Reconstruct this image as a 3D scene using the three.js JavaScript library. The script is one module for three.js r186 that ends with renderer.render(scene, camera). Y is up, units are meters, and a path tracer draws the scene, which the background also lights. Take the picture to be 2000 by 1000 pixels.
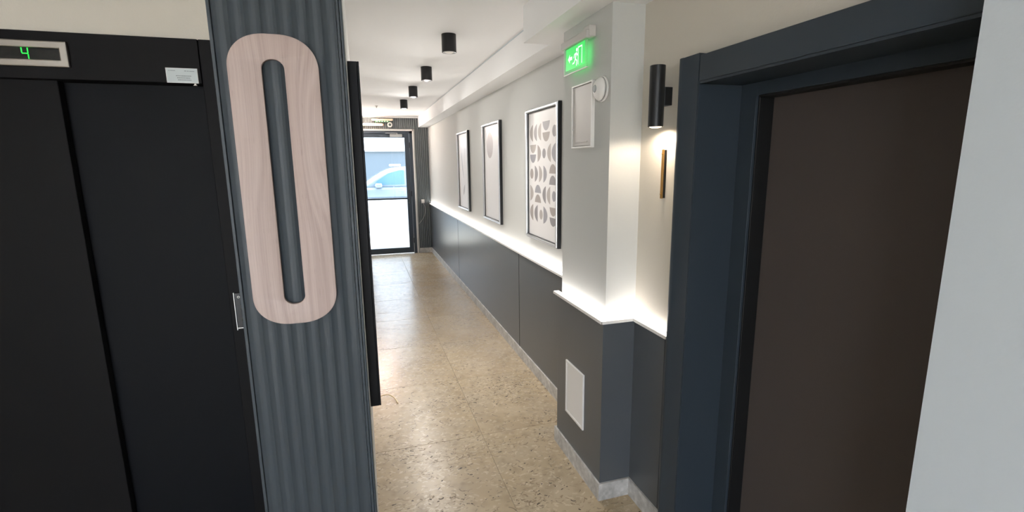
import * as THREE from 'three';
import { RoundedBoxGeometry } from 'three/addons/geometries/RoundedBoxGeometry.js';
import { mergeGeometries, toCreasedNormals } from 'three/addons/utils/BufferGeometryUtils.js';
import { RectAreaLightUniformsLib } from 'three/addons/lights/RectAreaLightUniformsLib.js';

// ---------------------------------------------------------------- camera, sky, sun, exposure
const scene = new THREE.Scene();
const camera = new THREE.PerspectiveCamera(54.92, 2, 0.02, 200);
camera.position.set(0, 1.7, 0);
camera.up.set(0.06504, 0.9826, -0.17397);
camera.lookAt(0.28514, 1.7 - 0.185375, -0.94039);
camera.updateMatrixWorld();
scene.add(camera);

const SKY = 5.5, SUN = 17, EXPOSURE = 1.8;
const LED = 17, SCONCE = 0.25, SPOT = 3.1, TUBE = 480;
{
  // hazy bright sky, the same all the way round, slightly bluer towards the zenith
  const w = 256, h = 128, d = new Float32Array(w * h * 4);
  for (let j = 0; j < h; j++) for (let i = 0; i < w; i++) {
    const up = Math.max(0, (j + 0.5) / h * 2 - 1), k = (j * w + i) * 4;
    const c = 0.10 * Math.sin(i / w * Math.PI * 8 + 3 * up) * Math.sin(up * 9 + 1) * up;
    d[k] = 0.90 - 0.22 * up + c; d[k + 1] = 0.97 - 0.14 * up + c * 0.8; d[k + 2] = 1.08 - 0.04 * up + c * 0.4; d[k + 3] = 1;
  }
  const t = new THREE.DataTexture(d, w, h, THREE.RGBAFormat, THREE.FloatType);
  t.mapping = THREE.EquirectangularReflectionMapping; t.magFilter = THREE.LinearFilter; t.wrapS = THREE.RepeatWrapping; t.needsUpdate = true;
  scene.background = t; scene.backgroundIntensity = SKY;
}
const sun = new THREE.DirectionalLight(0xfff3e0, SUN);
sun.position.set(14, 18, -19); sun.target.position.set(0, 0, -14);
sun.castShadow = true; sun.shadow.mapSize.set(2048, 2048);
Object.assign(sun.shadow.camera, { left: -16, right: 16, top: 16, bottom: -16, near: 1, far: 60 });
scene.add(sun, sun.target);
RectAreaLightUniformsLib.init();

const renderer = new THREE.WebGLRenderer({ antialias: true });
renderer.toneMapping = THREE.LinearToneMapping;
renderer.toneMappingExposure = EXPOSURE;
renderer.shadowMap.enabled = true;

// ---------------------------------------------------------------- helpers
let seed = 20240611;
const rnd = () => { seed = (seed * 1664525 + 1013904223) >>> 0; return seed / 4294967296; };
const used = {};
function numbered(n) { const k = used[n] = (used[n] ?? -1) + 1; return k ? n + '_' + String(k).padStart(3, '0') : n; }
function sh(o) { o.traverse(m => { if (m.isMesh) { m.castShadow = true; m.receiveShadow = true; } }); return o; }
function tag(o, label, category, group, kind) {
  o.userData = { label, category };
  if (group) o.userData.group = group;
  if (kind) o.userData.kind = kind;
  return o;
}
function thing(name, label, category, [x, y, z] = [0, 0, 0], group, kind) {
  const o = new THREE.Group(); o.name = numbered(name); o.position.set(x, y, z); scene.add(o);
  return tag(o, label, category, group, kind);
}
function mesh(name, geo, mat, parent, label) {
  const g = Array.isArray(geo) ? mergeGeometries(geo.map(q => { const r = q.index ? q.toNonIndexed() : q; for (const a of Object.keys(r.attributes)) if (!['position', 'normal', 'uv'].includes(a)) r.deleteAttribute(a); return r; })) : geo;
  const m = new THREE.Mesh(g, mat); m.castShadow = m.receiveShadow = true;
  m.name = parent ? name : numbered(name);
  if (label) m.userData.label = label;
  (parent ?? scene).add(m); return m;
}
// a box between two corners, uv in metres
function box(x0, y0, z0, x1, y1, z1, r = 0) {
  const a = Math.abs(x1 - x0), b = Math.abs(y1 - y0), c = Math.abs(z1 - z0);
  const g = r ? new RoundedBoxGeometry(a, b, c, 2, Math.min(r, a / 2.01, b / 2.01, c / 2.01)) : new THREE.BoxGeometry(a, b, c);
  g.translate((x0 + x1) / 2, (y0 + y1) / 2, (z0 + z1) / 2);
  return metricUV(g);
}
function metricUV(g) {
  const p = g.attributes.position, n = g.attributes.normal, uv = new Float32Array(p.count * 2);
  for (let i = 0; i < p.count; i++) {
    const ax = Math.abs(n.getX(i)), ay = Math.abs(n.getY(i)), az = Math.abs(n.getZ(i));
    if (ax >= ay && ax >= az) { uv[2 * i] = p.getZ(i); uv[2 * i + 1] = p.getY(i); }
    else if (ay >= az) { uv[2 * i] = p.getX(i); uv[2 * i + 1] = p.getZ(i); }
    else { uv[2 * i] = p.getX(i); uv[2 * i + 1] = p.getY(i); }
  }
  g.setAttribute('uv', new THREE.BufferAttribute(uv, 2)); return g;
}
function cyl(r0, r1, h, seg = 32, open = false) { return new THREE.CylinderGeometry(r0, r1, h, seg, 1, open); }
const lathe = (pts, seg = 40) => new THREE.LatheGeometry(pts.map(p => new THREE.Vector2(p[0], p[1])), seg);
function tube(pts, r, seg = 24) { return new THREE.TubeGeometry(new THREE.CatmullRomCurve3(pts.map(p => new THREE.Vector3(...p))), seg, r, 8); }
// flat ring frame (outer rect minus inner rect), bevelled, front towards +z of the shape's plane
function rectPath(T, x0, y0, x1, y1) { const s = new T(); s.moveTo(x0, y0); s.lineTo(x1, y0); s.lineTo(x1, y1); s.lineTo(x0, y1); s.closePath(); return s; }
function ring(x0, y0, x1, y1, t, depth, bevel = 0) {
  const s = rectPath(THREE.Shape, x0, y0, x1, y1); s.holes.push(rectPath(THREE.Path, x0 + t, y0 + t, x1 - t, y1 - t));
  return new THREE.ExtrudeGeometry(s, { depth, bevelEnabled: bevel > 0, bevelSize: bevel, bevelThickness: bevel, bevelOffset: -bevel, bevelSegments: 2 });
}
// turn geometry drawn in xy (front +z) so that its front looks to -x: x -> z, z -> -x
const faceLeft = g => g.rotateY(-Math.PI / 2);

// ---------------------------------------------------------------- textures
function hash2(x, y, s) { let h = (x * 374761393 + y * 668265263 + s * 1442695041) | 0; h = Math.imul(h ^ (h >>> 13), 1274126177); return ((h ^ (h >>> 16)) >>> 0) / 4294967296; }
function vnoise(x, y, per, s) {       // tileable value noise, period per
  const xi = Math.floor(x), yi = Math.floor(y), f = x - xi, g = y - yi, u = f * f * (3 - 2 * f), v = g * g * (3 - 2 * g);
  const m = q => ((q % per) + per) % per;
  const a = hash2(m(xi), m(yi), s), b = hash2(m(xi + 1), m(yi), s), c = hash2(m(xi), m(yi + 1), s), d = hash2(m(xi + 1), m(yi + 1), s);
  return a + (b - a) * u + (c - a) * v + (a - b - c + d) * u * v;
}
function dataTex(n, fn, srgb, rep = 1) {
  const d = new Uint8Array(n * n * 4);
  for (let j = 0; j < n; j++) for (let i = 0; i < n; i++) {
    const c = fn(i / n, j / n), k = (j * n + i) * 4;
    d[k] = c[0]; d[k + 1] = c[1] ?? c[0]; d[k + 2] = c[2] ?? c[0]; d[k + 3] = 255;
  }
  const t = new THREE.DataTexture(d, n, n, THREE.RGBAFormat);
  t.wrapS = t.wrapT = THREE.RepeatWrapping; t.magFilter = THREE.LinearFilter; t.minFilter = THREE.LinearMipmapLinearFilter; t.generateMipmaps = true;
  if (srgb) t.colorSpace = THREE.SRGBColorSpace;
  t.repeat.set(rep, rep); t.needsUpdate = true; return t;
}
const plaster = dataTex(512, (u, v) => [110 + 60 * vnoise(u * 96, v * 96, 96, 1) + 50 * vnoise(u * 200, v * 200, 200, 2) + 30 * vnoise(u * 12, v * 12, 12, 3)], false, 1.6);
const grainy = dataTex(512, (u, v) => [128 + 70 * (vnoise(u * 220, v * 220, 220, 7) - 0.5) + 40 * (vnoise(u * 64, v * 64, 64, 8) - 0.5)], false, 3);

const greyStone = dataTex(256, (u, v) => { const n = vnoise(u * 10, v * 10, 10, 31) * 0.5 + vnoise(u * 26, v * 26, 26, 32) * 0.35 + vnoise(u * 70, v * 70, 70, 33) * 0.15, k = 148 + 86 * n; return [k + 2, k, k - 4]; }, true, 2.2);

// fossil limestone: warm beige ground, short wavy dark and pale marks lying mostly across the corridor
function limestone() {
  const N = 1536, cv = document.createElement('canvas'); cv.width = cv.height = N;
  const rv = document.createElement('canvas'); rv.width = rv.height = N;
  const g = cv.getContext('2d'), q = rv.getContext('2d');
  g.fillStyle = 'rgb(212,197,172)'; g.fillRect(0, 0, N, N); q.fillStyle = 'rgb(0,105,0)'; q.fillRect(0, 0, N, N);
  const blot = (n, r0, r1, cols, a) => { for (let k = 0; k < n; k++) { const x = rnd() * N, y = rnd() * N, r = r0 + rnd() * (r1 - r0); const c = cols[Math.floor(rnd() * cols.length)];
    for (const dx of [-N, 0, N]) for (const dy of [-N, 0, N]) { if (x + dx + r < 0 || x + dx - r > N || y + dy + r < 0 || y + dy - r > N) continue;
      const gr = g.createRadialGradient(x + dx, y + dy, 0, x + dx, y + dy, r); gr.addColorStop(0, `rgba(${c},${a})`); gr.addColorStop(1, `rgba(${c},0)`); g.fillStyle = gr; g.fillRect(x + dx - r, y + dy - r, 2 * r, 2 * r); } } };
  blot(90, 90, 260, ['224,213,195', '196,182,160', '216,200,176', '206,197,184'], 0.5);
  blot(900, 10, 50, ['212,202,184', '166,152,132', '200,188,168'], 0.28);
  const mark = (x, y, len, wd, col, al, rough) => {
    const a = (rnd() - 0.5) * 2.2, b = (rnd() - 0.5) * 2.4;
    for (const dx of [-N, 0, N]) for (const dy of [-N, 0, N]) {
      const X = x + dx, Y = y + dy; if (X < -160 || X > N + 160 || Y < -160 || Y > N + 160) continue;
      const seg = h => { h.beginPath(); h.moveTo(X, Y); h.quadraticCurveTo(X + Math.cos(a) * len * 0.5 - Math.sin(a) * len * b * 0.4, Y + Math.sin(a) * len * 0.5 + Math.cos(a) * len * b * 0.4, X + Math.cos(a) * len, Y + Math.sin(a) * len); h.stroke(); };
      g.lineCap = q.lineCap = 'round'; g.lineWidth = wd; g.strokeStyle = `rgba(${col},${al})`; seg(g);
      if (rough) { q.lineWidth = wd * 1.2; q.strokeStyle = `rgba(0,215,0,${al})`; seg(q); }
    }
  };
  // the marks gather in drifts
  const drift = []; for (let k = 0; k < 16; k++) drift.push([rnd() * N, rnd() * N, 90 + rnd() * 230]);
  const place = () => { if (rnd() < 0.5) return [rnd() * N, rnd() * N]; const d = drift[Math.floor(rnd() * drift.length)], a = rnd() * 6.283, r = d[2] * Math.sqrt(rnd()); return [d[0] + Math.cos(a) * r * 1.5, d[1] + Math.sin(a) * r * 0.7]; };
  for (let k = 0; k < 2300; k++) { const [x, y] = place(); mark(x, y, 6 + rnd() * rnd() * 42, 5 + rnd() * 10, ['242,234,217', '233,222,202', '226,214,194'][k % 3], 0.28 + rnd() * 0.34, false); }
  for (let k = 0; k < 2300; k++) { const [x, y] = place(); mark(x, y, 6 + rnd() * rnd() * 48, 3 + rnd() * 7, ['140,121,95', '122,105,83', '152,133,108', '108,95,77'][k % 4], 0.24 + rnd() * 0.36, true); }
  for (let k = 0; k < 300; k++) { const [x, y] = place(); mark(x, y, 3 + rnd() * rnd() * 26, 3.5 + rnd() * 6, ['70,60,50', '54,48,42', '86,74,60'][k % 3], 0.55 + rnd() * 0.45, true); }
  const mk = (c, s) => { const t = new THREE.CanvasTexture(c); t.wrapS = t.wrapT = THREE.RepeatWrapping; if (s) t.colorSpace = THREE.SRGBColorSpace; t.anisotropy = 8; t.repeat.set(1 / 1.3, 1 / 1.3); return t; };
  return [mk(cv, true), mk(rv, false)];
}
const [stoneMap, stoneRough] = limestone();

function oakTexture() {
  const w = 512, h = 1024, d = new Uint8Array(w * h * 4);
  for (let j = 0; j < h; j++) for (let i = 0; i < w; i++) {
    const u = i / w, v = j / h;
    const warp = 0.05 * vnoise(u * 3, v * 5, 64, 21) + 0.035 * Math.sin(v * 4.2 + u * 3) + 0.25 * Math.exp(-((u - 0.72) ** 2) / 0.02 - ((v - 0.62) ** 2) / 0.06);
    const ringv = vnoise((u + warp) * 34, v * 1.2, 64, 22), fine = vnoise((u + warp * 0.5) * 190, v * 7, 512, 23), pore = vnoise(u * 260, v * 30, 512, 24);
    let t = 0.62 + 0.42 * (ringv - 0.5) + 0.26 * (fine - 0.5); if (pore > 0.8) t -= (pore - 0.8) * 1.1;
    const k = (j * w + i) * 4;
    d[k] = Math.max(0, Math.min(255, 160 + 48 * t)); d[k + 1] = Math.max(0, Math.min(255, 138 + 52 * t)); d[k + 2] = Math.max(0, Math.min(255, 130 + 52 * t)); d[k + 3] = 255;
  }
  const t = new THREE.DataTexture(d, w, h, THREE.RGBAFormat); t.wrapS = t.wrapT = THREE.RepeatWrapping; t.magFilter = THREE.LinearFilter; t.minFilter = THREE.LinearMipmapLinearFilter; t.generateMipmaps = true; t.colorSpace = THREE.SRGBColorSpace; t.needsUpdate = true; return t;
}

// ---------------------------------------------------------------- materials
const std = (c, r, o = {}) => new THREE.MeshStandardMaterial({ color: c, roughness: r, ...o });
const phys = (c, r, o = {}) => new THREE.MeshPhysicalMaterial({ color: c, roughness: r, ...o });
const M = {
  beige: std('#cec8bc', 0.85, { bumpMap: plaster, bumpScale: 0.0006 }),
  wall: std('#c5c6c2', 0.85, { bumpMap: plaster, bumpScale: 0.0006 }),
  white: std('#c6ced4', 0.8, { bumpMap: plaster, bumpScale: 0.0005 }),
  ceil: std('#f2f2f1', 0.9, { bumpMap: plaster, bumpScale: 0.0005 }),
  anthracite: std('#54585c', 0.3, { bumpMap: grainy, bumpScale: 0.00008 }),
  doorPaint: phys('#323b43', 0.5, { specularIntensity: 0.6, bumpMap: grainy, bumpScale: 0.00012 }),
  flute: std('#3c444a', 0.5), fluteEndLit: std('#5d6365', 0.5),  // same finish on the end wall, coloured paler to lift its backlit dimness
  leaf: phys('#514a47', 0.6, { specularIntensity: 0.5, bumpMap: grainy, bumpScale: 0.0003 }),
  liftFrame: phys('#0d0c0e', 0.6, { specularIntensity: 0.35, bumpMap: grainy, bumpScale: 0.0002 }),
  liftLeaf: phys('#090b10', 0.6, { specularIntensity: 0.35, bumpMap: grainy, bumpScale: 0.0002 }),
  stone: new THREE.MeshPhysicalMaterial({ color: '#e2dbcf', map: stoneMap, roughness: 0.62, roughnessMap: stoneRough, specularIntensity: 0.55 }),
  stoneGrey: std('#ffffff', 0.4, { map: greyStone }),
  grout: std('#b3a896', 0.9),
  oak: std('#ffffff', 0.55, { map: oakTexture() }),
  oakEdge: std('#cdb79f', 0.6),
  black: std('#15171a', 0.42), blackSatin: phys('#0f1217', 0.45, { specularIntensity: 0.5 }),
  dark: std('#0b0c0e', 0.6),
  silver: std('#c9c9c9', 0.28, { metalness: 1 }), steel: std('#a8a29a', 0.35, { metalness: 1 }), alu: std('#d4d0ca', 0.4, { metalness: 0.9 }),
  brass: std('#b08a52', 0.5, { metalness: 1 }),
  plastic: std('#e8e6e2', 0.4), plasticGrey: std('#bdbab5', 0.5), paintedMetal: std('#c4c0ba', 0.5),
  doorAlu: std('#39424c', 0.38, { metalness: 0.3 }),
  tinted: new THREE.MeshPhysicalMaterial({ color: '#e2e6e8', roughness: 0, transmission: 1, thickness: 0, ior: 1.45 }),
  glass: new THREE.MeshPhysicalMaterial({ color: 0xffffff, roughness: 0, transmission: 1, thickness: 0, ior: 1.45 }),
  led: std('#ffffff', 0.6, { emissive: 0xfff4ec, emissiveIntensity: 1.6 }),
};

// ---------------------------------------------------------------- levels
const CEIL = 2.57, SOFFIT = 2.375, LEDGE = 0.955, BB = 0.094;
const ZEND = -9.6, XL = -0.018, XR = 1.285, XP = 1.085, XD = 1.245;
const OUT = -0.06;

// ---------------------------------------------------------------- floor of single stone tiles
{
  const f = thing('floor', 'beige fossil limestone floor of large polished square tiles', 'floor', [0, 0, 0], null, 'structure');
  mesh('grout_bed', box(-2.9, -0.25, -9.95, 2.8, -0.0035, 2.9), M.grout, f);
  const P = 0.86, J = 0.0007, variants = {};
  const tile = (x0, x1, z0, z1) => {
    const w = +(x1 - x0).toFixed(3), d = +(z1 - z0).toFixed(3), key = w + '/' + d, list = variants[key] ??= [];
    let g;
    if (list.length < 4) {
      const s = new THREE.Shape(); rectPath(THREE.Shape, 0, 0, 1, 1);
      s.moveTo(-w / 2 + J, -d / 2 + J); s.lineTo(w / 2 - J, -d / 2 + J); s.lineTo(w / 2 - J, d / 2 - J); s.lineTo(-w / 2 + J, d / 2 - J); s.closePath();
      g = new THREE.ExtrudeGeometry(s, { depth: 0.012, bevelEnabled: true, bevelSize: 0.0012, bevelThickness: 0.0012, bevelOffset: -0.0012, bevelSegments: 1 });
      g.rotateX(-Math.PI / 2); g.translate(0, -0.0132, 0); metricUV(g);
      const uv = g.attributes.uv, du = rnd() * 1.3, dv = rnd() * 1.3; for (let i = 0; i < uv.count; i++) uv.setXY(i, uv.getX(i) + du, uv.getY(i) + dv);
      list.push(g);
    } else g = list[Math.floor(rnd() * 4)];
    const m = mesh('tile', g, M.stone, f); m.position.set((x0 + x1) / 2, 0, (z0 + z1) / 2); if (rnd() < 0.5) m.rotation.y = Math.PI;
  };
  const zs = []; for (let k = -8; k <= 8; k++) zs.push(-2.81 + P * k);
  const xs = []; for (let k = -4; k <= 3; k++) xs.push(0.64 + P * k);
  for (const z of zs) for (const x of xs) {
    const z1 = Math.min(z + P, 2.6), z0 = Math.max(z, -9.66); if (z1 - z0 < 0.05) continue;
    const deep = z1 <= -2.5;                               // the corridor is narrow
    const x0 = Math.max(x, deep ? -0.05 : -2.6), x1 = Math.min(x + P, deep ? 1.285 : 2.4); if (x1 - x0 < 0.03) continue;
    tile(x0, x1, z0, z1);
  }
}

// ---------------------------------------------------------------- room shell
{
  const c = thing('ceiling', 'smooth white painted ceiling over corridor and lobby', 'ceiling', [0, 0, 0], null, 'structure');
  mesh('slab', box(-2.9, CEIL, -9.95, 2.8, CEIL + 0.3, 2.9), M.ceil, c);
  const b = thing('beam', 'boxed ceiling beam running above the right wall, wider near the pier', 'beam', [0, 0, 0], null, 'structure');
  mesh('narrow_boxing', box(1.105, SOFFIT, ZEND, 1.6, CEIL, -2.85), M.ceil, b);
  mesh('wide_boxing', box(0.948, SOFFIT, -2.85, 2.4, CEIL, 2.6), M.ceil, b);
  mesh('shadow_trim', box(1.1025, CEIL - 0.007, ZEND, 1.108, CEIL, -2.85), M.white, b);
}
const panelGap = 0.005;
function structure(name, label, cat) { return thing(name, label, cat, [0, 0, 0], null, 'structure'); }
{
  const w = structure('wall_right', 'long grey green wall of the corridor with dark panelling below a light ledge', 'wall');
  mesh('plaster', box(XR, 0, ZEND, 1.7, SOFFIT + 0.05, -2.3), M.wall, w);
  mesh('panel_backing', box(1.28, BB, -9.58, 1.2855, LEDGE - 0.015, -2.59), M.dark, w);
  const seams = [[-9.585, -6.78], [-6.78, -3.98], [-3.98, -2.585]];
  for (const z of [-6.78, -3.98]) mesh('joint_strip', box(1.2672, BB, z - 0.005, 1.281, LEDGE - 0.013, z + 0.005), M.dark, w, 'black joint strip between two panels');
  for (const [a, b] of seams) mesh('panel', box(1.268, BB - 0.01, a + panelGap, 1.29, LEDGE - 0.012, b - panelGap, 0.002), M.anthracite, w);
}
{
  const p = structure('wall_pier', 'square grey pier with dark panelled lower half at the right of the corridor', 'pier');
  mesh('plaster', box(XP, 0, -2.58, 1.7, SOFFIT + 0.05, -2.045), M.wall, p);
  mesh('panel', box(1.066, BB - 0.01, -2.6, 1.088, LEDGE - 0.012, -2.028, 0.002), M.anthracite, p);
  mesh('panel', box(1.0685, BB - 0.01, -2.05, 1.246, LEDGE - 0.012, -2.028, 0.002), M.anthracite, p);
}
{
  const d = structure('wall_door', 'beige wall with the dark apartment door and its wide casing', 'wall');
  const ws = new THREE.Shape(); [[-2.046, 0], [-1.6, 0], [-1.6, 2.0], [-0.7, 2.0], [-0.7, 0], [-0.66, 0], [-0.66, SOFFIT + 0.05], [-2.046, SOFFIT + 0.05]].forEach(([z, y], i) => i ? ws.lineTo(z, y) : ws.moveTo(z, y));
  const wg = new THREE.ExtrudeGeometry(ws, { depth: 0.4, bevelEnabled: false }); wg.rotateY(-Math.PI / 2); wg.translate(XD + 0.4, 0, 0);
  mesh('plaster', metricUV(wg), M.beige, d);
  mesh('panel', box(1.235, BB - 0.01, -2.03, 1.25, LEDGE - 0.012, -1.775, 0.002), M.anthracite, d);
  mesh('panel', box(1.235, BB - 0.01, -1.771, 1.25, LEDGE - 0.012, -1.69, 0.002), M.anthracite, d);
}
{
  const w = structure('wall_near', 'pale blue white wall end beside the dark apartment door', 'wall');
  mesh('plaster', box(1.12, 0, -0.68, 2.8, CEIL, -0.2), M.white, w);
  const r = structure('wall_lobby', 'white side wall of the lobby', 'wall');
  mesh('plaster', box(2.4, 0, -0.21, 2.8, CEIL, 2.9), M.white, r);
  const l = structure('wall_left', 'beige wall above and around the black lift door', 'wall');
  mesh('plaster', [box(-2.6, 2.16, -2.5, -0.3, CEIL, -2.2), box(-2.6, 0, -2.5, -1.56, 2.17, -2.2), box(-2.9, 0, -2.5, -2.6, CEIL, 2.9)], M.beige, l);
  const k = structure('wall_corridor', 'pale left wall of the corridor behind the fluted pier', 'wall');
  mesh('plaster', [box(-0.3, 0, ZEND, XL, CEIL, -1.845), box(-0.41, 0, -2.45, -0.29, CEIL, -1.845)], M.ceil, k);
  const b = structure('wall_back', 'white lobby wall with a wide window', 'wall');
  mesh('plaster', [box(-2.6, 0, 2.6, -2.4, CEIL, 2.9), box(0.14, 0, 2.6, 2.4, CEIL, 2.9), box(-2.4, 0, 2.6, 0.14, 0.15, 2.9), box(-2.4, 2.45, 2.6, 0.14, CEIL, 2.9)], M.white, b);
  const win = structure('window_1', 'wide aluminium window in the back wall of the lobby', 'window');
  mesh('window_frame', [box(-2.4, 0.15, 2.7, 0.14, 0.21, 2.78), box(-2.4, 2.39, 2.7, 0.14, 2.45, 2.78), ...[-2.4, -1.16, 0.08].map(x => box(x, 0.15, 2.7, x + 0.06, 2.45, 2.78))], M.doorAlu, win);
  for (const x of [-2.34, -1.1]) mesh('pane', box(x, 0.21, 2.738, x + 1.18, 2.39, 2.742), M.glass, win);
}
// skirting
{
  const a = structure('baseboard_right', 'grey stone skirting along the corridor wall', 'skirting');
  mesh('stone', box(1.258, 0, -9.56, 1.286, BB, -2.585, 0.002), M.stoneGrey, a);
  const b = structure('baseboard_pier', 'grey stone skirting around the pier', 'skirting');
  mesh('stone', [box(1.056, 0, -2.62, 1.086, BB, -2.03, 0.001), box(1.056, 0, -2.031, 1.228, BB, -2.016, 0.001)], M.stoneGrey, b);
  const c = structure('baseboard_door', 'short grey stone skirting beside the apartment door casing', 'skirting');
  mesh('stone', box(1.225, 0, -2.03, 1.247, BB, -1.70, 0.002), M.stoneGrey, c);
  const d = structure('baseboard_end', 'short stone skirting below the fluted end wall', 'skirting');
  mesh('stone', box(1.03, 0, -9.6, 1.286, BB, -9.555, 0.002), M.stoneGrey, d);
}

// ---------------------------------------------------------------- light ledges on top of the panelling
function ledge(label, a, b, side, len) {      // a: base corner, runs along z (side 'x', front to -x) or along x (side 'z', front to +z)
  const t = thing('led_strip', label, 'light strip', [a[0], LEDGE, a[2]], 'light strips on the dark panelling');
  const dep = 0.034;
  if (side === 'x') {
    mesh('profile', [box(0, -0.013, 0, dep, -0.003, len), box(-0.002, -0.013, 0, 0.003, 0.0008, len)], M.plastic, t);
    mesh('diffuser', box(0.003, -0.003, 0.001, dep - 0.003, 0.0014, len - 0.0002), M.led, t);
  } else {
    mesh('profile', [box(0, -0.013, -dep, len, -0.003, 0), box(0, -0.013, -0.003, len, 0.0008, 0.002)], M.plastic, t);
    mesh('diffuser', box(0.001, -0.003, -dep + 0.003, len - 0.0002, 0.0014, -0.003), M.led, t);
  }
  const l = new THREE.RectAreaLight(0xfff8f4, LED, len, 0.014);
  if (side === 'x') { l.position.set(0.008, 0.006, len / 2); t.add(l); l.updateMatrixWorld(); l.lookAt(new THREE.Vector3(a[0] + 0.008 + 0.06, LEDGE + 0.006 + 0.9, a[2] + len / 2)); }
  else { l.position.set(len / 2, 0.006, -0.008); t.add(l); l.lookAt(new THREE.Vector3(a[0] + len / 2, LEDGE + 0.006 + 0.9, a[2] - 0.008 - 0.06)); }
  return t;
}
ledge('long white glowing strip on the panelling below the three framed prints', [1.251, 0, -9.56], null, 'x', 6.955);
ledge('glowing strip along the front of the pier above the white hatch', [1.0505, 0, -2.628], null, 'x', 0.612);
ledge('shortest glowing strip on the narrow side of the pier', [1.053, 0, -2.0145], null, 'z', 0.166);
ledge('glowing strip under the black wall lamp ending at the door casing', [1.2195, 0, -2.0445], null, 'x', 0.2995);

// ---------------------------------------------------------------- fluted boards
function fluted(x0, n, pitch, y0, y1, depth, back) {      // front at local z = 0, scallops run vertically
  const s = new THREE.Shape(); s.moveTo(x0, -back);
  const K = 12;
  for (let i = 0; i < n; i++) for (let k = 0; k <= K; k++) {
    if (i && k === 0) continue;
    const t = k / K, z = -depth * Math.pow(Math.sin(Math.PI * t), 0.85);
    s.lineTo(x0 + (i + t) * pitch, z);
  }
  s.lineTo(x0 + n * pitch, -back); s.closePath();
  const g = new THREE.ExtrudeGeometry(s, { depth: y1 - y0, bevelEnabled: false });
  g.rotateX(-Math.PI / 2);                 // shape y -> -z, depth -> +y
  g.scale(1, 1, -1);                       // shape y -> +z
  const idx = g.toNonIndexed ? g : g; const p = idx.attributes.position;
  // mirrored: swap winding
  for (let i = 0; i < p.count; i += 3) for (const a of Object.values(idx.attributes)) { const m = a.itemSize; for (let c = 0; c < m; c++) { const t = a.array[(i + 1) * m + c]; a.array[(i + 1) * m + c] = a.array[(i + 2) * m + c]; a.array[(i + 2) * m + c] = t; } }
  g.translate(0, y0, 0); g.computeVertexNormals();
  return metricUV(toCreasedNormals(g, 0.6));
}
{
  const t = structure('wall_fluted', 'grey green fluted pier cladding between lift and corridor', 'pier');
  const board = fluted(-0.4015, 8, 0.0451, 0, CEIL, 0.0065, 0.04); board.translate(0, 0, -1.812);
  mesh('fluted_board', board, M.flute, t);
  mesh('edge_trim', box(-0.413, 0, -1.86, -0.403, CEIL, -1.806, 0.002), M.flute, t);
  mesh('corner_trim', [box(-0.0395, 0, -1.86, -0.030, CEIL, -1.812, 0.002), box(-0.029, 0, -1.86, XL - 0.002, CEIL, -1.806, 0.003)], M.flute, t);
}
// ---------------------------------------------------------------- the big wooden zero
{
  const t = thing('floor_number', 'tall pale oak numeral 0 mounted on the fluted pier', 'number', [-0.2385, 1.633, -1.81]);
  const hw = 0.1335, hh = 0.474, s = new THREE.Shape(), rx = 0.118, ry = 0.105;
  const corner = (cx, cy, a0) => { for (let k = 0; k <= 20; k++) { const a = a0 + k / 20 * Math.PI / 2, c = Math.cos(a), q = Math.sin(a), e = 0.92; s.lineTo(cx + rx * Math.sign(c) * Math.abs(c) ** e, cy + ry * Math.sign(q) * Math.abs(q) ** e); } };
  s.moveTo(hw, -hh + ry);
  corner(hw - rx, hh - ry, 0); corner(-hw + rx, hh - ry, Math.PI / 2); corner(-hw + rx, -hh + ry, Math.PI); corner(hw - rx, -hh + ry, -Math.PI / 2);
  const hole = new THREE.Path(), sw = 0.0335, top = 0.399, bot = -0.404, r = 0.03, cx = -0.003;
  hole.moveTo(cx + sw, bot + r);
  hole.lineTo(cx + sw, top - r); hole.absellipse(cx, top - r, sw, r, 0, Math.PI, false); hole.lineTo(cx - sw, bot + r); hole.absellipse(cx, bot + r, sw, r, Math.PI, Math.PI * 2, false);
  s.holes.push(hole);
  const g = new THREE.ExtrudeGeometry(s, { depth: 0.014, bevelEnabled: true, bevelSize: 0.0015, bevelThickness: 0.0015, bevelOffset: -0.0015, bevelSegments: 2, curveSegments: 20 });
  const uv = g.attributes.uv, p = g.attributes.position; for (let i = 0; i < uv.count; i++) uv.setXY(i, p.getX(i) / 0.42 + 0.5, p.getY(i) / 1.1 + 0.5);
  mesh('plate', toCreasedNormals(g, 0.7), M.oak, t);
}

// ---------------------------------------------------------------- lift
{
  const d = structure('door_1', 'black two panel sliding lift door in a black frame', 'lift door');
  mesh('header', box(-1.56, 2.006, -2.3, -0.542, 2.162, -2.185, 0.002), M.liftFrame, d);
  mesh('door_frame', [box(-0.5395, 0, -2.3, -0.41, 2.162, -2.187, 0.002), box(-1.62, 0, -2.3, -1.562, 2.162, -2.187, 0.002)], M.liftFrame, d);
  mesh('leaf', box(-1.56, 0.01, -2.262, -1.005, 2.02, -2.225, 0.003), M.liftFrame, d);
  mesh('leaf', box(-1.05, 0.01, -2.305, -0.53, 2.02, -2.268, 0.003), M.liftLeaf, d);
  mesh('threshold', box(-1.6, -0.002, -2.36, -0.45, 0.006, -2.19), M.steel, d);
  mesh('hoistway', box(-1.6, 0, -2.5, -0.42, 2.17, -2.4), M.dark, d);
  mesh('guide_tab', [box(-0.573, 1.9985, -2.2, -0.561, 2.0005, -2.191, 0.0005), box(-0.57, 2.0, -2.2, -0.564, 2.008, -2.195)], M.steel, d);
}
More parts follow.
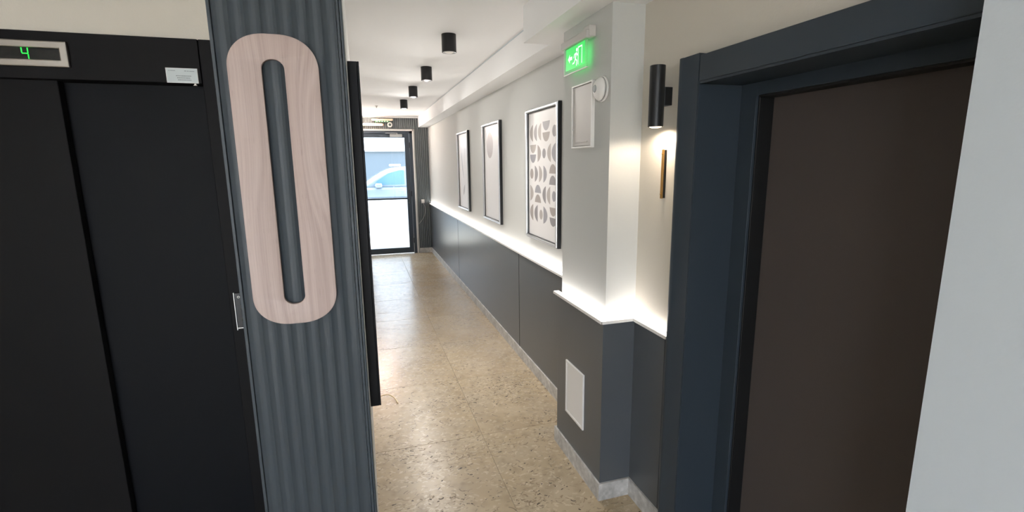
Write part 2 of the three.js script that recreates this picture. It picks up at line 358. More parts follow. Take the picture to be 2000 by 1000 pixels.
{
  const t = thing('floor_indicator', 'brushed steel floor display showing a green digit 4 above the lift door', 'display', [-1.06, 2.086, -2.184]);
  const fr = ring(-0.122, -0.0425, 0.122, 0.0425, 0.024, 0.008, 0.004); fr.translate(0, 0, 0.003);
  mesh('bezel', fr, M.steel, t);
  const sc = mesh('screen', box(-0.1, -0.03, 0.0, 0.1, 0.03, 0.005), std('#020303', 0.2), t);
  const gm = std('#052008', 0.5, { emissive: 0x22e04a, emissiveIntensity: 0.75 });
  const L = 0.017, W = 0.0035, seg = (x, y, v) => v ? box(x - W / 2, y, 0.005, x + W / 2, y + L, 0.006) : box(x, y - W / 2, 0.005, x + L, y + W / 2, 0.006);
  const four = [seg(-L / 2, 0.0015, 1), seg(L / 2, 0.0015, 1), seg(L / 2, -L - 0.0015, 1), seg(-L / 2, 0, 0)]; four.forEach(g => g.translate(-0.001, 0, 0));
  mesh('digit', four, gm, sc);
  const pl = new THREE.RectAreaLight(0x22e04a, 0.5, 0.02, 0.038); pl.position.set(0, 0, 0.009); pl.lookAt(new THREE.Vector3(-1.06, 2.086, 0)); t.add(pl);
}
{
  const cv = document.createElement('canvas'); cv.width = 512; cv.height = 256; const g = cv.getContext('2d');
  g.fillStyle = '#c3cbcc'; g.fillRect(0, 0, 512, 256); g.strokeStyle = '#dfe5e6'; g.lineWidth = 10; g.strokeRect(0, 0, 512, 256);
  g.fillStyle = '#8e9698'; for (const [x, y, w, h] of [[36, 36, 26, 12], [68, 36, 84, 12], [300, 36, 34, 15], [345, 38, 30, 14], [384, 40, 84, 12]]) g.fillRect(x, y, w, h);
  g.fillStyle = '#5d686b'; for (const [x, y, w] of [[156, 128, 250], [170, 165, 220], [180, 202, 220]]) { let c = x; while (c < x + w) { const q = 10 + rnd() * 22; g.fillRect(c, y, Math.min(q, x + w - c), 11); c += q + 5; } }
  const tx = new THREE.CanvasTexture(cv); tx.colorSpace = THREE.SRGBColorSpace;
  const t = thing('notice_plate', 'small pale grey notice plate on the lift frame above the right door leaf', 'sign', [-0.603, 2.0315, -2.1848]);
  mesh('plate', box(-0.0515, -0.0265, 0, 0.0515, 0.0265, 0.002, 0.0006), M.plasticGrey, t);
  const pr = new THREE.PlaneGeometry(0.1, 0.05); pr.translate(0, 0, 0.0023); mesh('print', pr, std('#ffffff', 0.5, { map: tx }), t);
}
{
  const t = thing('call_panel', 'narrow black lift call panel with two round steel buttons behind the fluted pier', 'button panel', [-0.472, 1.117, -2.187]);
  mesh('plate', box(-0.047, -0.077, 0, 0.047, 0.077, 0.006, 0.002), M.black, t);
  mesh('edge', [box(-0.05, -0.079, 0, -0.0465, 0.079, 0.009, 0.001), box(0.0465, -0.079, 0, 0.05, 0.079, 0.009, 0.001), box(-0.047, -0.072, 0.004, 0.047, -0.069, 0.0075)], M.silver, t);
  for (const y of [0.018, -0.036]) { const b = lathe([[0, 0.006], [0.013, 0.006], [0.0155, 0.004], [0.0175, 0.0035], [0.0185, 0]], 32); b.rotateX(Math.PI / 2); b.translate(-0.01, y, 0.0058); mesh('button', b, M.steel, t); }
  const rg = new THREE.TorusGeometry(0.004, 0.0013, 8, 20); rg.translate(-0.032, 0.06, 0.0068);
  mesh('marking', [rg, box(-0.027, 0.0592, 0.006, -0.004, 0.0612, 0.0072)], M.plastic, t);
}
// slim black panel fixed to the left wall of the corridor
{
  const t = thing('wall_panel', 'slim black board hung on the left corridor wall behind the fluted pier', 'board', [XL, 1.398, -2.45]);
  mesh('board', box(0.001, -0.668, -0.5, 0.034, 0.668, 0.5, 0.002), M.blackSatin, t);
  mesh('rim', [box(0.034, -0.668, -0.5, 0.0415, -0.655, 0.5, 0.002), box(0.034, 0.655, -0.5, 0.0415, 0.668, 0.5, 0.002), box(0.034, -0.655, 0.487, 0.0415, 0.655, 0.5, 0.002), box(0.034, -0.655, -0.5, 0.0415, 0.655, -0.487, 0.002)], M.blackSatin, t);
}

// ---------------------------------------------------------------- apartment door
{
  const d = structure('door_2', 'wide dark brown apartment door set deep in an anthracite casing', 'door');
  // casing upright: rounded outer edge, extruded upwards
  const s = new THREE.Shape();                     // plan: x to the left = into the hall, y = -z
  s.moveTo(0.0, 0); s.lineTo(0.06, 0); s.lineTo(0.06, 0.085); s.absarc(0.035, 0.1, 0.029, -0.35, Math.PI / 2 * 0.98, false); s.lineTo(0.0, 0.1295); s.closePath();
  const g = new THREE.ExtrudeGeometry(s, { depth: 2.078, bevelEnabled: false, curveSegments: 10 }); g.rotateX(-Math.PI / 2);
  // now x = 0..0.06, y up, z = -shapeY; mirror x towards the hall by turning half round about a vertical axis would flip z, so build it explicitly
  g.applyMatrix4(new THREE.Matrix4().set(-1, 0, 0, XD + 0.0005, 0, 1, 0, 0, 0, 0, 1, -1.579, 0, 0, 0, 1));
  { const p = g.attributes; for (let i = 0; i < p.position.count; i += 3) for (const a of Object.values(p)) { const m = a.itemSize; for (let c = 0; c < m; c++) { const t = a.array[(i + 1) * m + c]; a.array[(i + 1) * m + c] = a.array[(i + 2) * m + c]; a.array[(i + 2) * m + c] = t; } } g.computeVertexNormals(); }
  mesh('casing', metricUV(toCreasedNormals(g, 0.6)), M.doorPaint, d);
  mesh('casing', box(1.185, 1.98, -1.574, XD, 2.07, -0.681, 0.003), M.doorPaint, d);
  mesh('casing', box(1.185, 0, -0.712, XD, 1.98, -0.681, 0.003), M.doorPaint, d);
  mesh('jamb', [box(1.188, 0, -1.62, 1.375, 1.985, -1.575, 0.001), box(1.375, 0, -1.62, 1.451, 1.98, -1.5, 0.002)], M.doorPaint, d);
  mesh('jamb', box(1.246, 0, -0.715, 1.45, 1.985, -0.68, 0.001), M.doorPaint, d);
  mesh('head_lining', [box(1.19, 1.972, -1.575, 1.375, 2.02, -0.7, 0.001), box(1.375, 1.928, -1.501, 1.451, 1.99, -0.7, 0.002)], M.doorPaint, d);
  mesh('leaf', box(1.45, 0.008, -1.53, 1.5, 1.96, -0.69, 0.003), M.leaf, d);
  mesh('shade_strip', [box(1.385, 0.01, -1.5, 1.45, 1.93, -1.493, 0.002), box(1.385, 1.921, -1.5, 1.45, 1.929, -0.7, 0.002)], M.dark, d, 'black strips standing in for shade in the door recess');  // dark strips paint in the shade that deepens along the jamb return and head
  mesh('threshold', box(1.24, -0.002, -1.575, 1.46, 0.01, -0.7, 0.002), M.stoneGrey, d);
  mesh('backing', box(1.6, 0, -1.6, 1.69, 2.0, -0.66), M.dark, d);
}

// ---------------------------------------------------------------- black wall lamp with its downlight
{
  const t = thing('wall_lamp', 'black cylinder wall lamp shining down beside the apartment door', 'wall lamp', [1.186, 1.961, -1.84]);
  const R = 0.031, H = 0.121;
  mesh('shade', lathe([[0, H - 0.006], [R - 0.003, H - 0.006], [R - 0.002, H], [R, H - 0.001], [R, -H + 0.001], [R - 0.0015, -H], [R - 0.003, -H + 0.001], [R - 0.004, -H + 0.02], [0, -H + 0.02]], 48), M.black, t);
  mesh('bracket', box(0.022, -0.036, -0.024, XD - 1.186 - 0.0005, 0.036, 0.024, 0.002), M.black, t);
  const bulb = lathe([[0, -H - 0.005], [0.014, -H - 0.004], [0.0235, -H - 0.001], [0.027, -H + 0.004], [0, -H + 0.012]], 32);
  mesh('bulb', bulb, std('#fff4e2', 0.5, { emissive: 0xffe6c8, emissiveIntensity: 2.2 }), t);
  const l = new THREE.SpotLight(0xffecd6, SCONCE, 0, 1.5, 0.2, 2); l.position.set(0, -H - 0.008, 0); l.target.position.set(0.012, -H - 1, 0); l.castShadow = true; l.shadow.radius = 1.6;
  t.add(l, l.target);
}
// narrow brass bar below it
{
  const t = thing('brass_bar', 'narrow upright brass bar fixed to the wall under the black lamp', 'plaque', [XD, 1.646, -1.843]);
  mesh('bar', box(-0.016, -0.103, -0.0085, -0.0115, 0.103, 0.006, 0.001), M.brass, t);
  mesh('backing', box(-0.0118, -0.101, -0.0075, 0.0, 0.101, 0.0065, 0.001), M.dark, t, 'dark backing strip');
  const s = cyl(0.0032, 0.0032, 0.004, 16); s.rotateZ(Math.PI / 2); const s2 = s.clone(); s.translate(-0.017, 0.085, -0.002); s2.translate(-0.017, -0.085, -0.002);
  mesh('screw', s, M.brass, t); mesh('screw', s2, M.brass, t);
}

// ---------------------------------------------------------------- fittings on the pier
{
  // local z runs along -z of the room after faceLeft: x_local -> z
  const t = thing('fuse_box', 'flush grey white fuse box door on the pier under the green exit sign', 'panel', [XP, 1.925, -2.3185]);
  mesh('frame', faceLeft(ring(-0.118, -0.155, 0.118, 0.155, 0.008, 0.014, 0.002)), M.plastic, t);
  const lf = mesh('door', box(-0.011, -0.1445, -0.1085, 0.0, 0.1445, 0.1085, 0.002), M.paintedMetal, t);
  mesh('finger_grip', box(-0.0135, -0.128, -0.085, -0.0105, -0.122, 0.065, 0.001), M.paintedMetal, lf);
  const kb = new THREE.SphereGeometry(0.005, 16, 10); kb.translate(-0.012, -0.06, -0.1); mesh('latch', kb, M.silver, t);
}
{
  const t = thing('access_hatch', 'white plastic access hatch low on the dark pier panelling', 'hatch', [1.066, 0.437, -2.3385]);
  mesh('frame', faceLeft(ring(-0.116, -0.158, 0.116, 0.158, 0.014, 0.007, 0.0025)), M.plastic, t);
  mesh('door', box(-0.0055, -0.144, -0.102, 0, 0.144, 0.102, 0.002), M.plastic, t);
}
{
  const t = thing('alarm_sounder', 'white round alarm unit with a raised lens at the corner of the pier', 'alarm', [XP, 2.026, -2.118]);
  const turn = g => g.rotateZ(Math.PI / 2);      // lathe axis y -> -x
  mesh('base', turn(lathe([[0, 0], [0.056, 0], [0.057, 0.004], [0.055, 0.012], [0, 0.012]])), M.plastic, t);
  mesh('dome', turn(lathe([[0, 0.0445], [0.012, 0.044], [0.0185, 0.0425], [0.0215, 0.0395], [0.031, 0.037], [0.043, 0.030], [0.0505, 0.021], [0.053, 0.012], [0, 0.012]])), M.plastic, t);
  const lens = turn(lathe([[0, 0.051], [0.008, 0.0498], [0.014, 0.0465], [0.0165, 0.043], [0, 0.043]])); mesh('lens', lens, std('#b9bcbc', 0.12), t);
}
// green exit sign
{
  const t = thing('exit_sign', 'green lit running man exit sign plate hanging from a grey bar on the pier', 'exit sign', [1.05, 2.2, -2.35]);
  mesh('bar', box(-0.014, 0.065, -0.155, 0.012, 0.1, 0.145, 0.004), M.plasticGrey, t);
  mesh('mount', box(0.0, 0.07, 0.09, XP - 1.05, 0.12, 0.15, 0.004), M.paintedMetal, t);
  const cv = document.createElement('canvas'); cv.width = 512; cv.height = 240; const g = cv.getContext('2d');
  g.fillStyle = '#18c24e'; g.fillRect(0, 0, 512, 240);
  g.fillStyle = '#d9f5e2'; g.strokeStyle = '#d9f5e2'; g.lineCap = 'round'; g.lineJoin = 'round';
  g.fillRect(330, 30, 110, 190); g.fillStyle = '#18c24e'; g.fillRect(344, 44, 82, 176); g.fillStyle = '#d9f5e2';
  g.beginPath(); g.arc(300, 55, 20, 0, 7); g.fill();
  g.lineWidth = 26; g.beginPath(); g.moveTo(288, 90); g.lineTo(264, 145); g.stroke();
  g.lineWidth = 17; g.beginPath(); g.moveTo(264, 145); g.lineTo(304, 172); g.lineTo(292, 216); g.moveTo(262, 145); g.lineTo(232, 182); g.lineTo(192, 186); g.moveTo(290, 88); g.lineTo(326, 116); g.moveTo(282, 90); g.lineTo(240, 96); g.lineTo(224, 126); g.stroke();
  g.beginPath(); g.moveTo(60, 120); g.lineTo(112, 70); g.lineTo(112, 102); g.lineTo(176, 102); g.lineTo(176, 138); g.lineTo(112, 138); g.lineTo(112, 170); g.closePath(); g.fill();
  const tx = new THREE.CanvasTexture(cv); tx.colorSpace = THREE.SRGBColorSpace;
  const plate = mesh('plate', box(-0.004, -0.06, -0.132, 0.004, 0.068, 0.132, 0.002), new THREE.MeshPhysicalMaterial({ color: 0xe8fff0, roughness: 0.08, transmission: 0.85, thickness: 0, ior: 1.45 }), t);
  const print = new THREE.PlaneGeometry(0.225, 0.104); print.rotateY(-Math.PI / 2); print.translate(-0.0046, 0.008, 0.005);
  mesh('pictogram', print, std('#ffffff', 0.4, { map: tx, emissive: 0xffffff, emissiveMap: tx, emissiveIntensity: 0.55 }), plate);
  mesh('plate_edge', [box(-0.005, -0.064, -0.134, 0.005, -0.059, 0.134, 0.001), box(-0.005, -0.064, -0.135, 0.005, 0.066, -0.131, 0.001)], M.plastic, plate);
  const l = new THREE.RectAreaLight(0x1fdc62, 0.6, 0.22, 0.1); l.position.set(0.006, 0, 0); t.add(l); l.lookAt(new THREE.Vector3(2, 2.14, -2.35));
  const l2 = new THREE.RectAreaLight(0x1fdc62, 0.3, 0.22, 0.1); l2.position.set(-0.006, 0, 0); t.add(l2); l2.lookAt(new THREE.Vector3(-2, 2.2, -2.35));
}

// ---------------------------------------------------------------- framed prints
const INK = ['#a39a94', '#8f8b8c', '#b0a8a2', '#9a989c'];
function printCanvas(w, h, fn) { const cv = document.createElement('canvas'); cv.width = w; cv.height = h; fn(cv.getContext('2d'), w, h); const t = new THREE.CanvasTexture(cv); t.colorSpace = THREE.SRGBColorSpace; t.anisotropy = 8; return t; }
const paper = '#e9e6e4';
const art = [
  printCanvas(512, 768, (g, w, h) => {                       // thin arcs and a leaf
    g.fillStyle = paper; g.fillRect(0, 0, w, h);
    g.fillStyle = '#8f8d92'; g.beginPath(); g.moveTo(150, 120); g.quadraticCurveTo(120, 300, 250, 470); g.quadraticCurveTo(165, 300, 150, 120); g.fill();
    g.strokeStyle = '#a9a5a5'; g.lineWidth = 5; g.beginPath(); g.moveTo(330, 150); g.quadraticCurveTo(300, 260, 330, 360); g.stroke();
    g.fillStyle = '#b9b4b2'; g.beginPath(); g.moveTo(210, 640); g.quadraticCurveTo(200, 560, 290, 520); g.quadraticCurveTo(290, 610, 210, 640); g.fill();
  }),
  printCanvas(512, 768, (g, w, h) => {                       // one pale disc, high on the left
    g.fillStyle = paper; g.fillRect(0, 0, w, h);
    g.fillStyle = '#b5aaa6'; g.beginPath(); g.arc(190, 160, 104, 0, 7); g.fill();
    g.strokeStyle = '#c0b6b1'; g.lineWidth = 4; g.beginPath(); g.arc(190, 160, 104, 0, 7); g.stroke();
  }),
  printCanvas(640, 960, (g, w, h) => {                       // rows of half discs, bowls and ovals
    g.fillStyle = paper; g.fillRect(0, 0, w, h);
    let k = 0; const ink = () => INK[k++ % 4];
    const half = (x, y, ww, hh, dir) => { g.fillStyle = ink(); g.beginPath();
      if (dir === 'l') { g.moveTo(x + ww, y); g.bezierCurveTo(x - ww * 0.35, y + hh * 0.22, x - ww * 0.35, y + hh * 0.78, x + ww, y + hh); }
      if (dir === 'r') { g.moveTo(x, y); g.bezierCurveTo(x + ww * 1.35, y + hh * 0.22, x + ww * 1.35, y + hh * 0.78, x, y + hh); }
      if (dir === 'd') { g.moveTo(x, y); g.bezierCurveTo(x + ww * 0.1, y + hh * 1.33, x + ww * 0.9, y + hh * 1.33, x + ww, y); }
      if (dir === 'u') { g.moveTo(x, y + hh); g.bezierCurveTo(x + ww * 0.1, y - hh * 0.33, x + ww * 0.9, y - hh * 0.33, x + ww, y + hh); }
      g.closePath(); g.fill(); };
    const oval = (x, y, a, b) => { g.fillStyle = ink(); g.beginPath(); g.ellipse(x, y, a, b, 0, 0, 7); g.fill(); };
    const top = 95, R = 152;
    for (let i = 0; i < 3; i++) half(40 + i * 92, top, 68, 128, 'l');
    half(322, top - 6, 150, 66, 'd'); half(322, top + 72, 150, 66, 'd'); oval(560, top + 72, 42, 40);
    half(40, top + R, 140, 64, 'd'); half(40, top + R + 74, 140, 64, 'd'); half(214, top + R + 4, 74, 128, 'r'); oval(354, top + R + 70, 36, 36); half(420, top + R + 2, 72, 132, 'l'); half(510, top + R + 2, 72, 132, 'l');
    oval(80, top + 2 * R + 70, 40, 40); for (let i = 0; i < 3; i++) half(150 + i * 96, top + 2 * R + 6, 70, 126, 'r'); half(460, top + 2 * R - 4, 140, 66, 'u'); half(460, top + 2 * R + 76, 140, 66, 'u');
    half(40, top + 3 * R + 6, 78, 128, 'r'); half(150, top + 3 * R, 140, 62, 'u'); half(150, top + 3 * R + 74, 140, 62, 'u'); half(322, top + 3 * R + 4, 70, 130, 'l'); half(412, top + 3 * R + 4, 70, 130, 'l'); oval(555, top + 3 * R + 70, 36, 38);
    half(36, top + 4 * R + 4, 74, 132, 'l'); half(140, top + 4 * R + 4, 74, 132, 'l'); oval(290, top + 4 * R + 72, 36, 38); half(342, top + 4 * R + 4, 84, 132, 'r'); half(470, top + 4 * R, 138, 62, 'd'); half(470, top + 4 * R + 74, 138, 62, 'd');
  }),
];
const rail = (w, h) => {
  // moulding profile swept round the frame by four mitred lengths: build as ring shapes of two steps
  const a = ring(-w / 2, -h / 2, w / 2, h / 2, 0.008, 0.024, 0.002), b = ring(-w / 2 + 0.005, -h / 2 + 0.005, w / 2 - 0.005, h / 2 - 0.005, 0.018, 0.030, 0.006);
  return [faceLeft(a), faceLeft(b)];
};
function picture(k, z, label) {
  const w = 0.66, h = 0.975, t = thing('framed_print', label, 'picture', [XR, 1.607, z], 'three framed prints on the corridor wall');
  const [a, b] = rail(w, h);
  const fr = mesh('frame', b, M.silver, t); mesh('outer_edge', a, M.black, fr, 'black outer edge');
  mesh('backing_board', box(-0.012, -h / 2 + 0.012, -w / 2 + 0.012, -0.001, h / 2 - 0.012, w / 2 - 0.012), M.dark, t);
  mesh('inner_lip', faceLeft(ring(-w / 2 + 0.021, -h / 2 + 0.021, w / 2 - 0.021, h / 2 - 0.021, 0.008, 0.020, 0)), M.black, t, 'thin black inner lip');
  const p = new THREE.PlaneGeometry(w - 0.042, h - 0.042); p.rotateY(-Math.PI / 2); p.translate(-0.0125, 0, 0);
  mesh('print', p, new THREE.MeshPhysicalMaterial({ map: art[k], roughness: 0.7, clearcoat: 0.35, clearcoatRoughness: 0.25 }), t);
  return t;
}
picture(0, -6.265, 'framed print of thin grey arcs and a leaf, farthest along the corridor');
picture(1, -4.845, 'framed print of one pale disc on a plain ground, middle of the row');
picture(2, -3.41, 'framed print covered in rows of grey half discs, beside the pier');

// ---------------------------------------------------------------- ceiling spots
{
  const R = 0.05, H = 0.118;
  const t = thing('ceiling_spot', 'black cylinder ceiling spot nearest the ceiling beam step, largest of the row', 'ceiling lamp', [0.645, CEIL, -3.56], 'black cylinder spots along the corridor ceiling');
  mesh('housing', lathe([[0, -0.0005], [R, -0.0005], [R, -H + 0.001], [R - 0.002, -H], [R - 0.005, -H], [R - 0.006, -H + 0.004], [R - 0.006, -H + 0.03], [0, -H + 0.03]], 48), M.black, t);
  mesh('reflector', lathe([[R - 0.0062, -H + 0.0005], [R - 0.009, -H - 0.001], [0.034, -H + 0.006], [0.03, -H + 0.0065]], 40), M.silver, t);
  mesh('bulb', lathe([[0, -H - 0.004], [0.02, -H - 0.003], [0.031, -H + 0.003], [0.034, -H + 0.008], [0, -H + 0.014]], 32), std('#cfccc6', 0.3, { emissive: 0xfff2e2, emissiveIntensity: 0.12 }), t);
  const l = new THREE.SpotLight(0xfffaf5, SPOT, 0, 1.05, 1, 2); l.position.set(0, -H - 0.006, 0); l.target.position.set(0, -H - 1, 0); l.castShadow = true; l.shadow.radius = 2; t.add(l, l.target);
  const names = ['second black ceiling spot from the beam step, behind the largest one', 'third black ceiling spot from the beam step along the corridor', 'smallest and farthest black ceiling spot, nearest the entrance door'];
  [-4.757, -5.94, -7.17].forEach((z, i) => { const c = t.clone(); c.name = numbered('ceiling_spot'); c.position.z = z; c.userData = { ...t.userData, label: names[i] }; scene.add(c); });
}
{
  const t = thing('sprinkler', 'tiny metal sprinkler head on the ceiling near the entrance', 'sprinkler', [0.31, CEIL, -7.98]);
  mesh('rose', lathe([[0, 0], [0.022, 0], [0.02, -0.005], [0.006, -0.007], [0.005, -0.022], [0, -0.022]], 24), M.steel, t);
  const d = cyl(0.013, 0.013, 0.002, 20); d.translate(0, -0.026, 0); mesh('deflector', [d, box(-0.001, -0.026, -0.006, 0.001, -0.018, 0.006)], M.steel, t);
}

// ---------------------------------------------------------------- end of the corridor: fluted wall, glazed door
const ZF = ZEND;                                    // back of the end wall lining
{
  const w = structure('wall_end', 'dark fluted end wall around the glazed entrance door', 'wall');
  mesh('core', [box(1.0, 0, -9.9, 1.7, CEIL, ZF), box(-0.3, 2.335, -9.9, 1.0, CEIL, ZF), box(-0.3, 0, -9.9, -0.02, 2.335, ZF)], M.wall, w);
  const side = fluted(1.034, 7, 0.0357, BB, CEIL - 0.03, 0.012, 0.018); side.translate(0, 0, ZF + 0.019); mesh('fluted_board', side, M.fluteEndLit, w);
  const top = fluted(-0.017, 29, 0.0362, 2.345, CEIL - 0.03, 0.012, 0.018); top.translate(0, 0, ZF + 0.019); mesh('fluted_board', top, M.fluteEndLit, w);
  const tr = structure('trim_1', 'pale cornice strip between ceiling and fluted end wall', 'trim');
  mesh('strip', box(XL, CEIL - 0.03, ZF, 1.105, CEIL, ZF + 0.03, 0.004), M.ceil, tr);
  const tw = structure('trim_2', 'white trim around the entrance door frame', 'trim');
  mesh('strip', [box(0.985, 0, ZF - 0.02, 1.012, 2.335, ZF + 0.022, 0.002), box(XL, 2.31, ZF - 0.02, 1.012, 2.335, ZF + 0.022, 0.002)], M.plastic, tw);
}
{
  const d = structure('door_3', 'dark aluminium glazed entrance door with a middle rail', 'door');
  mesh('door_frame', [box(0.93, 0, -9.72, 0.985, 2.31, ZF + 0.008, 0.002), box(-0.02, 2.265, -9.72, 0.985, 2.31, ZF + 0.008, 0.002), box(-0.02, 0, -9.72, 0.03, 2.31, ZF + 0.008, 0.002)], M.doorAlu, d);
  const z0 = -9.67, z1 = ZF - 0.008;
  const lf = mesh('leaf', [box(0.034, 0.012, z0, 0.113, 2.262, z1, 0.003), box(0.842, 0.012, z0, 0.926, 2.262, z1, 0.003), box(0.113, 2.188, z0, 0.842, 2.262, z1, 0.003), box(0.113, 0.012, z0, 0.842, 0.117, z1, 0.003), box(0.113, 1.044, z0, 0.842, 1.076, z1, 0.003)], M.doorAlu, d);
  mesh('pane', box(0.105, 1.07, -9.645, 0.85, 2.195, -9.637), M.tinted, lf);
  mesh('pane', box(0.105, 0.11, -9.645, 0.85, 1.05, -9.637), M.tinted, lf);
  const hz = z1;
  mesh('handle', [tube([[0.877, 0.98, hz], [0.877, 0.98, hz + 0.04], [0.877, 1.0, hz + 0.05], [0.877, 1.2, hz + 0.05], [0.877, 1.22, hz + 0.04], [0.877, 1.22, hz]], 0.009, 40)], M.black, lf);
  const hg = []; for (const y of [0.25, 1.15, 2.05]) { const c = cyl(0.01, 0.01, 0.1, 16); c.translate(0.928, y, z1 + 0.008); hg.push(c); }
  hg.forEach(c => mesh('hinge', c, M.black, d));
  const cl = mesh('door_closer', box(0.58, 2.2, z1, 0.80, 2.25, z1 + 0.045, 0.006), M.silver, d);
  mesh('closer_arm', [box(0.5, 2.262, z1 + 0.01, 0.72, 2.274, z1 + 0.03, 0.002), box(0.70, 2.25, z1 + 0.01, 0.72, 2.274, z1 + 0.03, 0.002)], M.silver, cl);
}
{
  const t = thing('tube_lamp', 'glowing warm tube lamp on the fluted wall above the entrance door', 'lamp', [0.27, 2.415, ZF + 0.02]);
  mesh('housing', box(-0.24, -0.012, 0, 0.21, 0.012, 0.02, 0.004), std('#b5643c', 0.5), t);
  const g = new THREE.CapsuleGeometry(0.02, 0.38, 8, 20); g.rotateZ(Math.PI / 2); g.translate(-0.015, 0, 0.042);
  mesh('tube', g, std('#fff1dd', 0.5, { emissive: 0xffd9b0, emissiveIntensity: 2.6 }), t);
  const l = new THREE.RectAreaLight(0xffe9dc, TUBE, 0.38, 0.036); l.position.set(-0.015, 0, 0.066); t.add(l); l.lookAt(new THREE.Vector3(0.6, 3.2, -6));
}
{
  const t = thing('emergency_light', 'long cream emergency light with green markings above the entrance door', 'emergency light', [0.46, 2.5, ZF + 0.02]);
  mesh('housing', box(-0.185, -0.014, 0, 0.185, 0.02, 0.06, 0.012), std('#ddcbb2', 0.5), t);
  mesh('diffuser', box(-0.13, -0.04, 0.012, 0.12, -0.013, 0.05, 0.006), std('#3d6a4a', 0.4, { emissive: 0x2f8a4a, emissiveIntensity: 0.25 }), t);
  for (let k = 0; k < 5; k++) mesh('mark', box(-0.11 + k * 0.046, -0.036, 0.05, -0.085 + k * 0.046, -0.02, 0.052), std('#e6efe2', 0.5), t);
}
{
  const t = thing('sensor', 'white round ring sensor beside the glowing tube lamp above the entrance door', 'sensor', [0.59, 2.415, ZF + 0.02]);
  const a = lathe([[0, 0], [0.045, 0], [0.047, 0.01], [0.045, 0.035], [0.036, 0.045], [0.028, 0.045], [0.024, 0.036], [0, 0.036]], 32); a.rotateX(Math.PI / 2); mesh('ring', a, M.plastic, t);
  const b = lathe([[0, 0.05], [0.012, 0.047], [0.022, 0.0365], [0, 0.036]], 24); b.rotateX(Math.PI / 2); mesh('lens', b, std('#4c5654', 0.15), t);
}
{
  const t = thing('wall_socket', 'small pale socket on the fluted wall right of the entrance door', 'socket', [1.13, 1.0, ZF + 0.02]);
  mesh('plate', box(-0.03, -0.038, 0, 0.03, 0.038, 0.012, 0.004), M.plasticGrey, t);
  const rr = new THREE.TorusGeometry(0.018, 0.003, 8, 24); rr.translate(0, 0, 0.012); mesh('outlet_rim', rr, M.plastic, t);
  const c = mesh('cable', tube([[1.13, 0.97, ZF + 0.036], [1.165, 0.88, ZF + 0.055], [1.14, 0.72, ZF + 0.05], [1.08, 0.62, ZF + 0.035], [1.025, 0.56, ZF + 0.03]], 0.0035, 40), M.plasticGrey);
  tag(c, 'thin pale cable drooping from the socket beside the entrance door', 'cable');
}
{
  const c = mesh('wire', tube([[0.0, 0.005, -3.50], [0.05, 0.012, -3.545], [0.1, 0.02, -3.53], [0.14, 0.012, -3.475], [0.158, 0.0045, -3.405]], 0.0042, 40), std('#f2ddb4', 0.45));
  tag(c, 'thin cream wire looped on the floor under the black board', 'wire');
}

// ---------------------------------------------------------------- street outside the glazed door
{
  const g = structure('ground', 'pale sunlit paving of the street outside', 'ground');
  mesh('surface', box(-40, OUT - 0.4, -60, 40, OUT, 40), std('#b9b5ae', 0.9, { bumpMap: plaster, bumpScale: 0.002 }), g);
  const s = structure('slab_entrance', 'pale stone landing in front of the entrance door', 'paving');
  mesh('landing', box(-1.0, OUT - 0.05, -11.2, 2.6, -0.012, -9.93, 0.004), std('#c0bab0', 0.8), s);
  const c = structure('added_canopy_slab', 'unseen flat canopy added to keep sun off the entrance door', 'canopy');
  mesh('slab', box(-1.2, 2.62, -11.3, 2.8, 2.8, -9.9, 0.01), M.white, c);  // added out of view so that no sun falls in through the door
  const p = structure('wall_parapet', 'low white wall in front of the parked car', 'wall');
  mesh('wall', [box(-9, OUT, -13.75, 11, 0.72, -13.55), box(-9.05, 0.72, -13.79, 11.05, 0.8, -13.51, 0.01)], M.white, p);
  const b = structure('wall_street', 'long blue grey wall across the street behind the car', 'wall');
  const parts = [box(-16, OUT, -21, 18, 2.2, -20.6)]; mesh('wall', parts, std('#626d76', 0.8, { bumpMap: plaster, bumpScale: 0.002 }), b);
  mesh('coping', box(-16.1, 2.2, -21.1, 18.1, 2.26, -20.5, 0.01), std('#9aa2a8', 0.7), b);
}
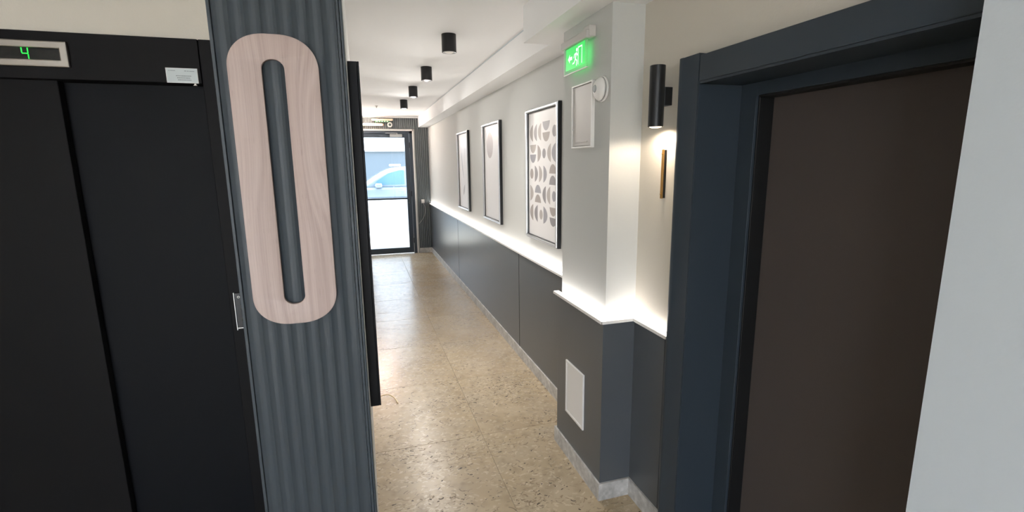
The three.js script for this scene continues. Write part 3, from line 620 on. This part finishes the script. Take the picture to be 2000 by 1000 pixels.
{
  // silver car, nose to the left; x along its length from the nose, y up from the road, depth along z
  const t = thing('car', 'pale silver car with a roof sign parked beyond the entrance door', 'car', [-1.15, OUT, -15.9]);
  const W = 1.72, paint = new THREE.MeshPhysicalMaterial({ color: '#8794a0', roughness: 0.3, metalness: 0.35, clearcoat: 1, clearcoatRoughness: 0.05 });
  const tint = std('#5c8098', 0.1), tyre = std('#17181a', 0.8);
  const prof = (pts, w, bev) => { const s = new THREE.Shape(); s.moveTo(...pts[0]); s.splineThru(pts.slice(1).map(p => new THREE.Vector2(...p))); s.closePath(); const g = new THREE.ExtrudeGeometry(s, { depth: w - 2 * bev, bevelEnabled: true, bevelSize: bev, bevelThickness: bev, bevelOffset: -bev, bevelSegments: 4, curveSegments: 60 }); g.translate(0, 0, -w / 2 + bev); return toCreasedNormals(g, 0.5); };
  const lower = (() => { const s = new THREE.Shape(); s.moveTo(0.05, 0.3);
    s.bezierCurveTo(-0.02, 0.5, 0.0, 0.72, 0.12, 0.8); s.bezierCurveTo(0.5, 0.98, 0.9, 1.06, 1.2, 1.1); s.lineTo(3.9, 1.14); s.bezierCurveTo(4.15, 1.1, 4.22, 0.8, 4.18, 0.32);
    s.lineTo(3.72, 0.28); s.absarc(3.36, 0.32, 0.36, 0, Math.PI, false); s.lineTo(1.16, 0.24); s.absarc(0.8, 0.32, 0.36, 0, Math.PI, false); s.lineTo(0.05, 0.3);
    const g = new THREE.ExtrudeGeometry(s, { depth: W - 0.16, bevelEnabled: true, bevelSize: 0.08, bevelThickness: 0.08, bevelOffset: -0.08, bevelSegments: 5, curveSegments: 24 }); g.translate(0, 0, -W / 2 + 0.08); return toCreasedNormals(g, 0.5); })();
  mesh('body', lower, paint, t);
  const cab = (() => { const s = new THREE.Shape(); s.moveTo(1.05, 1.06); s.bezierCurveTo(1.4, 1.32, 1.75, 1.58, 2.1, 1.66); s.bezierCurveTo(2.6, 1.735, 3.3, 1.70, 3.6, 1.58); s.bezierCurveTo(3.85, 1.44, 3.95, 1.25, 4.02, 1.08); s.closePath();
    const g = new THREE.ExtrudeGeometry(s, { depth: W - 0.5, bevelEnabled: true, bevelSize: 0.12, bevelThickness: 0.14, bevelOffset: -0.12, bevelSegments: 5, curveSegments: 30 }); g.translate(0, 0, -W / 2 + 0.25); return toCreasedNormals(g, 0.6); })();
  mesh('cabin', cab, paint, t);
  const pane = (pts) => { const s = new THREE.Shape(pts.map(p => new THREE.Vector2(...p))); const g = new THREE.ExtrudeGeometry(s, { depth: 0.012, bevelEnabled: false }); g.translate(0, 0, W / 2 - 0.118); return g; };
  mesh('side_window', pane([[1.52, 1.17], [1.62, 1.28], [1.95, 1.50], [2.28, 1.59], [2.42, 1.59], [2.42, 1.17]]), tint, t);
  mesh('side_window', pane([[2.52, 1.17], [2.52, 1.60], [3.1, 1.59], [3.35, 1.5], [3.45, 1.17]]), tint, t);
  const mg = new RoundedBoxGeometry(0.2, 0.13, 0.16, 4, 0.05); mg.translate(1.66, 1.16, W / 2 + 0.03); mesh('mirror', mg, paint, t);
  mesh('moulding', [box(1.25, 1.105, W / 2 - 0.01, 3.8, 1.13, W / 2 + 0.004, 0.004), box(1.22, 0.78, W / 2 - 0.01, 2.92, 0.82, W / 2 + 0.01, 0.006)], std('#4c5a66', 0.4), t);
  for (const x of [2.22, 3.02]) mesh('door_handle', box(x, 0.97, W / 2 - 0.01, x + 0.17, 1.0, W / 2 + 0.02, 0.008), paint, t);
  for (const x of [0.8, 3.36]) for (const s of [-1, 1]) { const w = lathe([[0, -0.09], [0.19, -0.09], [0.21, -0.1], [0.3, -0.1], [0.32, -0.07], [0.32, 0.07], [0.3, 0.1], [0.21, 0.1], [0.19, 0.09], [0, 0.09]], 36); w.rotateX(Math.PI / 2); w.translate(x, 0.32, s * (W / 2 - 0.12));
    const m = mesh('wheel', w, tyre, t); const h = lathe([[0, 0.02], [0.05, 0.02], [0.17, 0], [0.19, -0.01], [0, -0.01]], 30); h.rotateX(s * Math.PI / 2); h.translate(x, 0.32, s * (W / 2 - 0.025)); mesh('rim', h, M.silver, m); }
  const rs = new RoundedBoxGeometry(0.34, 0.07, 0.2, 4, 0.03); rs.translate(2.2, 1.735, 0.2); mesh('roof_sign', rs, M.plastic, t);
}

sh(scene);
renderer.render(scene, camera);
